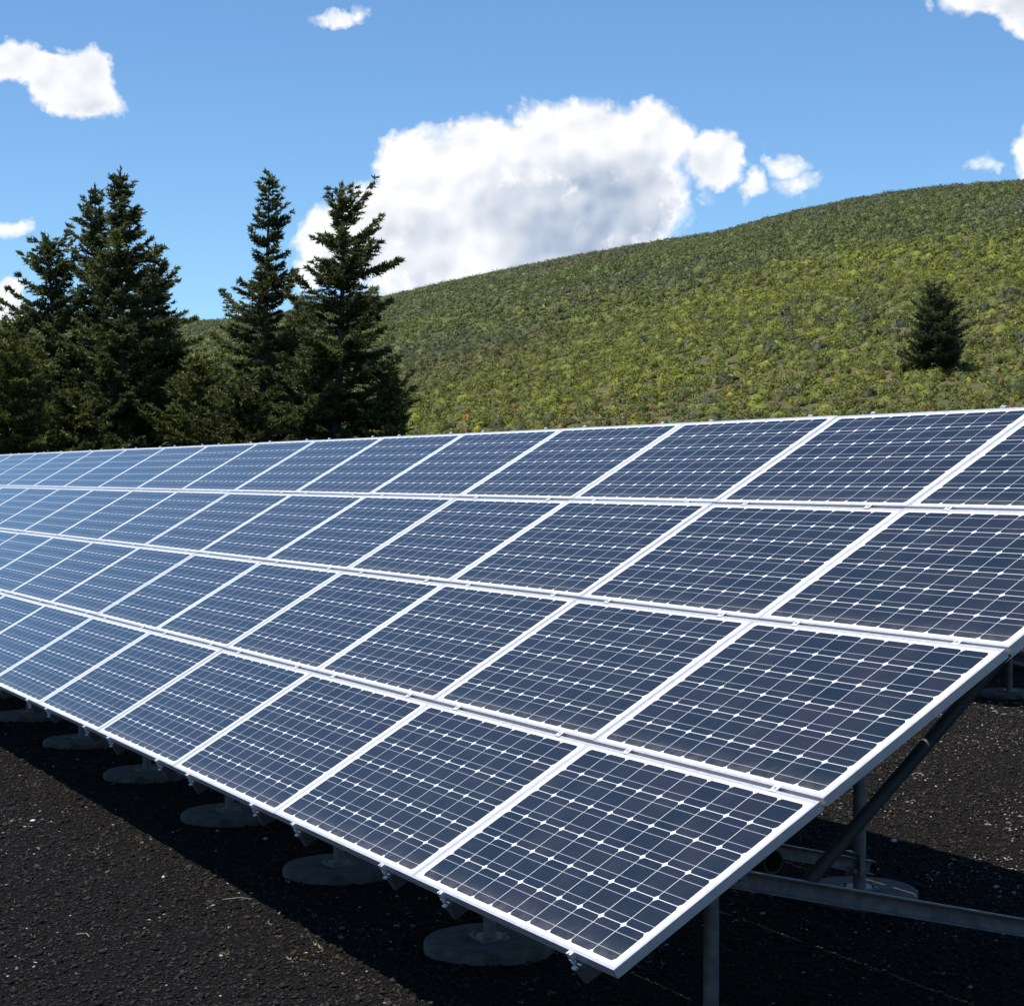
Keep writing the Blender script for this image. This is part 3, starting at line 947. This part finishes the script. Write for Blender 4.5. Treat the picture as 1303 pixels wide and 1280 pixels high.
# ------------------------------------------------------------------ conifers
def conifer(name, x_px, dist, top_px, prof, label, cat="conifer", tints=((.020, .030, .014), (.052, .060, .022)), base_z=0.0, lean=0.0,
            first=.04, whorl=.30, per=7, lift=0.0, wild=1.0, droop=.0, seed=1, leaf=.135, dens=2.1, wide=1.18, width_px=None, group=None, multi=None):
    """prof: [(fraction of height, radius left, radius right)] in metres as seen from the road"""
    lr = np.random.default_rng(seed)
    a0 = math.atan((x_px - W_PX / 2) / F_PX)
    bx, by = from_polar(a0, dist)
    Ht = (605 - top_px - 11) / F_PX * dist / math.cos(a0) * math.cos(a0) + CAM.z - base_z
    root = empty(name, (bx, by, base_z - .1))
    tag(root, label, cat, group)
    pf = np.array(prof)
    right = np.array([RGT.x, RGT.y, 0])
    tr = MB()
    nseg = 9
    def axis(f):
        f = float(f)
        return Vector((right[0], right[1], 0)) * (lean * f ** 1.6) + Vector((.10 * math.sin(f * 5 + seed), .10 * math.cos(f * 4 + seed), Ht * f))
    r_base = .016 * Ht + .03
    for i in range(nseg):
        f0, f1 = i / nseg, (i + 1) / nseg
        tr.tube(axis(f0), axis(f1), r_base * (1 - f0) + .012, r_base * (1 - f1) + .012, n=9, caps=(i == 0))
    LV, LT = [], []
    t_lo, t_hi = np.array(tints[0]), np.array(tints[1])
    def tufts(P0, D, L_, tw, n_per):
        """needle sprays along twigs: P0 (n,3) starts, D (n,3) unit directions, L_ (n,) lengths"""
        n = len(P0)
        if n == 0:
            return
        k = n_per
        s = (np.arange(k)[None] + lr.random((n, k))) / k
        pos = P0[:, None] + D[:, None] * (s * L_[:, None])[..., None]
        dd = D[:, None] * .75 + lr.normal(0, .48, (n, k, 3))
        dd[..., 2] += .22
        dd /= np.linalg.norm(dd, axis=2)[..., None]
        sd_ = np.cross(dd, lr.normal(size=(n, k, 3)))
        sd_ /= np.linalg.norm(sd_, axis=2)[..., None] + 1e-9
        ll = (leaf * lr.uniform(.6, 1.25, (n, k)))[..., None]
        v = np.stack([pos + sd_ * ll * .20, pos - sd_ * ll * .20, pos + dd * ll], 2)
        e = np.clip(tw[:, None] + lr.normal(0, .25, (n, k)), 0, 1)[..., None]
        col = t_lo * (1 - e) + t_hi * e
        LV.append(v.reshape(-1, 3))
        LT.append(np.repeat(col[:, :, None], 3, 2).reshape(-1, 3))
    z = first * Ht
    while z < Ht * .992:
        f = z / Ht
        rl, rr2 = np.interp(f, pf[:, 0], pf[:, 1]), np.interp(f, pf[:, 0], pf[:, 2])
        nb = (per + (4 if f < .40 else 2 if f < .55 else 0)) if f < .93 else max(3, per - 2)
        ph = lr.uniform(0, 6.28)
        whorl_gain = lr.uniform(.70, 1.2)
        for b in range(nb):
            az = ph + 6.2832 * b / nb + lr.normal(0, .22)
            dh = np.array([math.cos(az), math.sin(az), 0])
            cc = float(dh @ right)
            Lb = (rl * (.5 - .5 * cc) + rr2 * (.5 + .5 * cc)) * whorl_gain * (1 - .58 * wild + .76 * wild * lr.random() ** .7) * (1 + wild * (.22 * math.sin(2 * az + 9 * f + seed) + .16 * math.sin(az - 23 * f + 2 * seed))) * wide
            if lr.random() < .07:
                Lb *= .35
            Lb = max(Lb, .10)
            e0 = (.75 if f > .9 else .10 + .55 * max(0, f - .35)) - droop * (1 - f) + lift + lr.normal(0, .16)
            e0 = min(e0, 1.02)
            up = .16 + .22 * lr.random()
            st = np.array(axis(f + lr.normal(0, .011)))
            nsec = max(3, int(Lb / .09))
            ts = (np.arange(nsec) + lr.random(nsec)) / nsec
            ts = ts[ts > (.18 if f < .6 else .05)]
            curve = lambda t: st[None] + dh[None] * (Lb * t)[:, None] + np.array([[0, 0, 1.0]]) * (Lb * (math.tan(e0) * t + up * (t * t - .55 * t)))[:, None]
            if Lb > .35:
                e = [Vector(q_) for q_ in curve(np.array([0, .35, .7, 1.0]))]
                rb = .012 + .010 * Lb
                for i in range(3):
                    tr.tube(e[i], e[i + 1], rb * (1 - i / 3.2), rb * (1 - (i + 1) / 3.2), n=4, caps=False)
            if len(ts) == 0:
                ts = np.array([.6])
            pts_ = curve(ts)
            side = np.array([-dh[1], dh[0], 0])
            tone = np.clip(lr.normal(.45, .2) + .15 * (f - .5), 0, 1)
            for sg in (-1, 1, 0):
                n = len(ts)
                ang = lr.uniform(.55, 1.05, n) * sg
                D = dh[None] * np.cos(ang)[:, None] + side[None] * np.sin(ang)[:, None] + np.array([0, 0, 1.0]) * lr.normal(.10 if sg else .25, .16, n)[:, None]
                D /= np.linalg.norm(D, axis=1)[:, None]
                Ls = Lb * .34 * (1.05 - ts) * lr.uniform(.6, 1.3, n) + .10
                if sg == 0:
                    Ls = np.full(n, .16)
                npb = max(3, int(np.mean(Ls) / .042 * dens))
                tufts(pts_, D, Ls, np.full(n, tone), npb)
        z += whorl * lr.uniform(.7, 1.3) * (1.0 if f < .8 else .75)
    # leader
    tip = np.array([axis(.965), axis(.985), axis(1.0)])
    tufts(np.repeat(tip, 4, 0), np.tile([[0, 0, 1.0]], (12, 1)) + lr.normal(0, .25, (12, 3)), np.full(12, .16), np.full(12, .5), 6)
    trunk = tr.build("trunk", M_BARK, root)
    V_ = np.concatenate(LV)
    raw_mesh("crown", V_, np.arange(len(V_)).reshape(-1, 3), M_NEEDLE, np.concatenate(LT).clip(.004, .3), parent=root)
    return root

DK = ((.038, .053, .020), (.170, .190, .062))
MID = ((.036, .046, .015), (.125, .132, .034))
LT_ = ((.052, .066, .016), (.160, .165, .036))
mpx = lambda d_: d_ / F_PX
def prof_px(dist, top, base_y, rows):
    """rows of (photo y, left px, right px) -> fraction of height and metres"""
    m = mpx(dist)
    Ht = (605 - top) * m + CAM.z
    return [(max(0, min(1, ((605 - y) * m + CAM.z) / Ht)), l * m, r * m) for y, l, r in rows]
T = conifer
d_ = 58
T("conifer", 66, d_, 303, prof_px(d_, 303, 0, [(700, 70, 60), (560, 78, 50), (480, 62, 45), (420, 48, 38), (380, 36, 30), (345, 28, 24), (320, 12, 14), (303, 2, 2)]),
  "dark conifer with a rounded top at the left edge, before the white cloud", tints=DK, seed=11, group="conifers behind the array")
d_ = 60
T("conifer", 127, d_, 241, prof_px(d_, 241, 0, [(700, 80, 70), (560, 70, 60), (470, 52, 48), (400, 40, 40), (350, 33, 32), (310, 24, 22), (270, 15, 13), (241, 2, 2)]),
  "slender dark conifer just left of the tallest one in the left clump", tints=DK, seed=12, wide=1.12, group="conifers behind the array")
d_ = 56.5
T("conifer", 160, d_, 217, prof_px(d_, 217, 0, [(700, 75, 80), (560, 65, 70), (470, 50, 55), (400, 42, 46), (340, 30, 42), (300, 22, 34), (262, 12, 20), (235, 9, 12), (217, 2, 2)]),
  "tallest dark conifer of the left clump with a tip bent to one side", tints=DK, seed=13, wide=1.12, lean=-.08, group="conifers behind the array")
d_ = 59
T("conifer", 196, d_, 311, prof_px(d_, 311, 0, [(700, 60, 62), (560, 60, 48), (480, 48, 42), (420, 38, 38), (380, 24, 32), (350, 18, 22), (325, 12, 12), (311, 4, 4)]),
  "shorter dark conifer at the right side of the left clump", tints=DK, seed=14, group="conifers behind the array", droop=.1)
d_ = 57
T("conifer", 338, d_, 218, prof_px(d_, 218, 0, [(700, 70, 80), (560, 60, 70), (480, 52, 62), (430, 46, 50), (395, 50, 44), (362, 48, 48), (345, 26, 50), (320, 22, 34), (290, 26, 32), (262, 14, 22), (240, 13, 16), (218, 2, 2)]),
  "lone standing spire shaped conifer against blue sky, left of the pair by the cloud", tints=DK, seed=15, whorl=.36, wide=1.04, group="conifers behind the array")
d_ = 54
T("conifer", 430, d_, 230, prof_px(d_, 230, 0, [(700, 80, 74), (560, 88, 74), (500, 82, 78), (450, 74, 74), (410, 62, 64), (370, 50, 62), (345, 34, 60), (310, 30, 38), (280, 28, 32), (255, 18, 18), (230, 3, 3)]),
  "broad dark conifer standing before the big white cloud", tints=DK, seed=16, whorl=.34, wide=1.08, lean=.05, group="conifers behind the array")
for args in (
    (18, 47, 432, [(700, 70, 50), (560, 60, 48), (500, 48, 40), (455, 22, 20), (432, 3, 3)], "bushy light green young conifer at the left edge below the dark ones", LT_, 21),
    (88, 49, 492, [(700, 60, 60), (560, 55, 55), (520, 34, 34), (492, 4, 4)], "low bushy conifer at the foot of the left clump", MID, 22),
    (252, 50, 447, [(700, 60, 60), (560, 52, 55), (510, 42, 46), (475, 24, 26), (447, 3, 3)], "bushy yellow green young conifer in the gap between the two clumps", LT_, 23),
    (312, 48, 478, [(700, 60, 60), (560, 52, 56), (515, 38, 44), (478, 4, 4)], "low olive conifer in front of the lone spire shaped one", MID, 24),
    (222, 61, 408, [(700, 40, 34), (560, 36, 26), (480, 24, 20), (430, 14, 13), (408, 3, 3)], "thin conifer at the right edge of the left clump", DK, 25),
    (385, 62, 372, [(700, 60, 60), (560, 50, 50), (480, 40, 40), (420, 24, 24), (372, 3, 3)], "dark conifer filling the space between the spire and the broad one", DK, 26),
    (22, 63, 395, [(700, 60, 60), (560, 50, 40), (480, 36, 32), (430, 22, 20), (395, 3, 3)], "dark conifer half out of the picture at the left edge", DK, 27),
    (490, 53, 462, [(700, 34, 30), (560, 32, 26), (510, 25, 25), (480, 14, 18), (462, 3, 3)], "small dark conifer against the hill beside the broad one", DK, 28),
):
    x_, dd_, tp, rows, lab, tn, sdd = args
    T("conifer", x_, dd_, tp, prof_px(dd_, tp, 0, rows), lab, tints=tn, seed=sdd, whorl=.26, group="conifers behind the array")
# the lone tree on the hill
a_ = math.atan((1189 - W_PX / 2) / F_PX)
rr_t = np.linspace(76, 180, 400)
xt, yt = from_polar(np.full(400, a_), rr_t)
el_t = (hill_height(xt, yt) - CZ) / rr_t
d_ = float(rr_t[np.argmax(el_t > (605 - 474) / F_PX * math.cos(a_))])
bx, by = from_polar(a_, d_)
bz = float(hill_height(np.array([bx]), np.array([by]))[0])
m_ = mpx(d_)
Ht = (605 - 362) * m_ + CAM.z - bz
fr = lambda y: max(0, min(1, ((605 - y) * m_ + CAM.z - bz) / Ht))
T("juniper_tree", 1189, d_, 362, [(0, 46 * m_, 34 * m_), (fr(462), 50 * m_, 38 * m_), (fr(445), 34 * m_, 38 * m_), (fr(425), 27 * m_, 38 * m_), (fr(405), 24 * m_, 33 * m_), (fr(388), 20 * m_, 28 * m_), (fr(375), 15 * m_, 22 * m_), (.985, 10 * m_, 13 * m_), (1, 4 * m_, 4 * m_)],
  "lone dark bushy tree standing on the green hillside at right", cat="tree", tints=((.036, .046, .019), (.130, .142, .058)), base_z=bz, seed=31,
  whorl=.24, leaf=.13, per=9, dens=1.7, wide=.98, lift=.14, wild=.75, lean=.12)
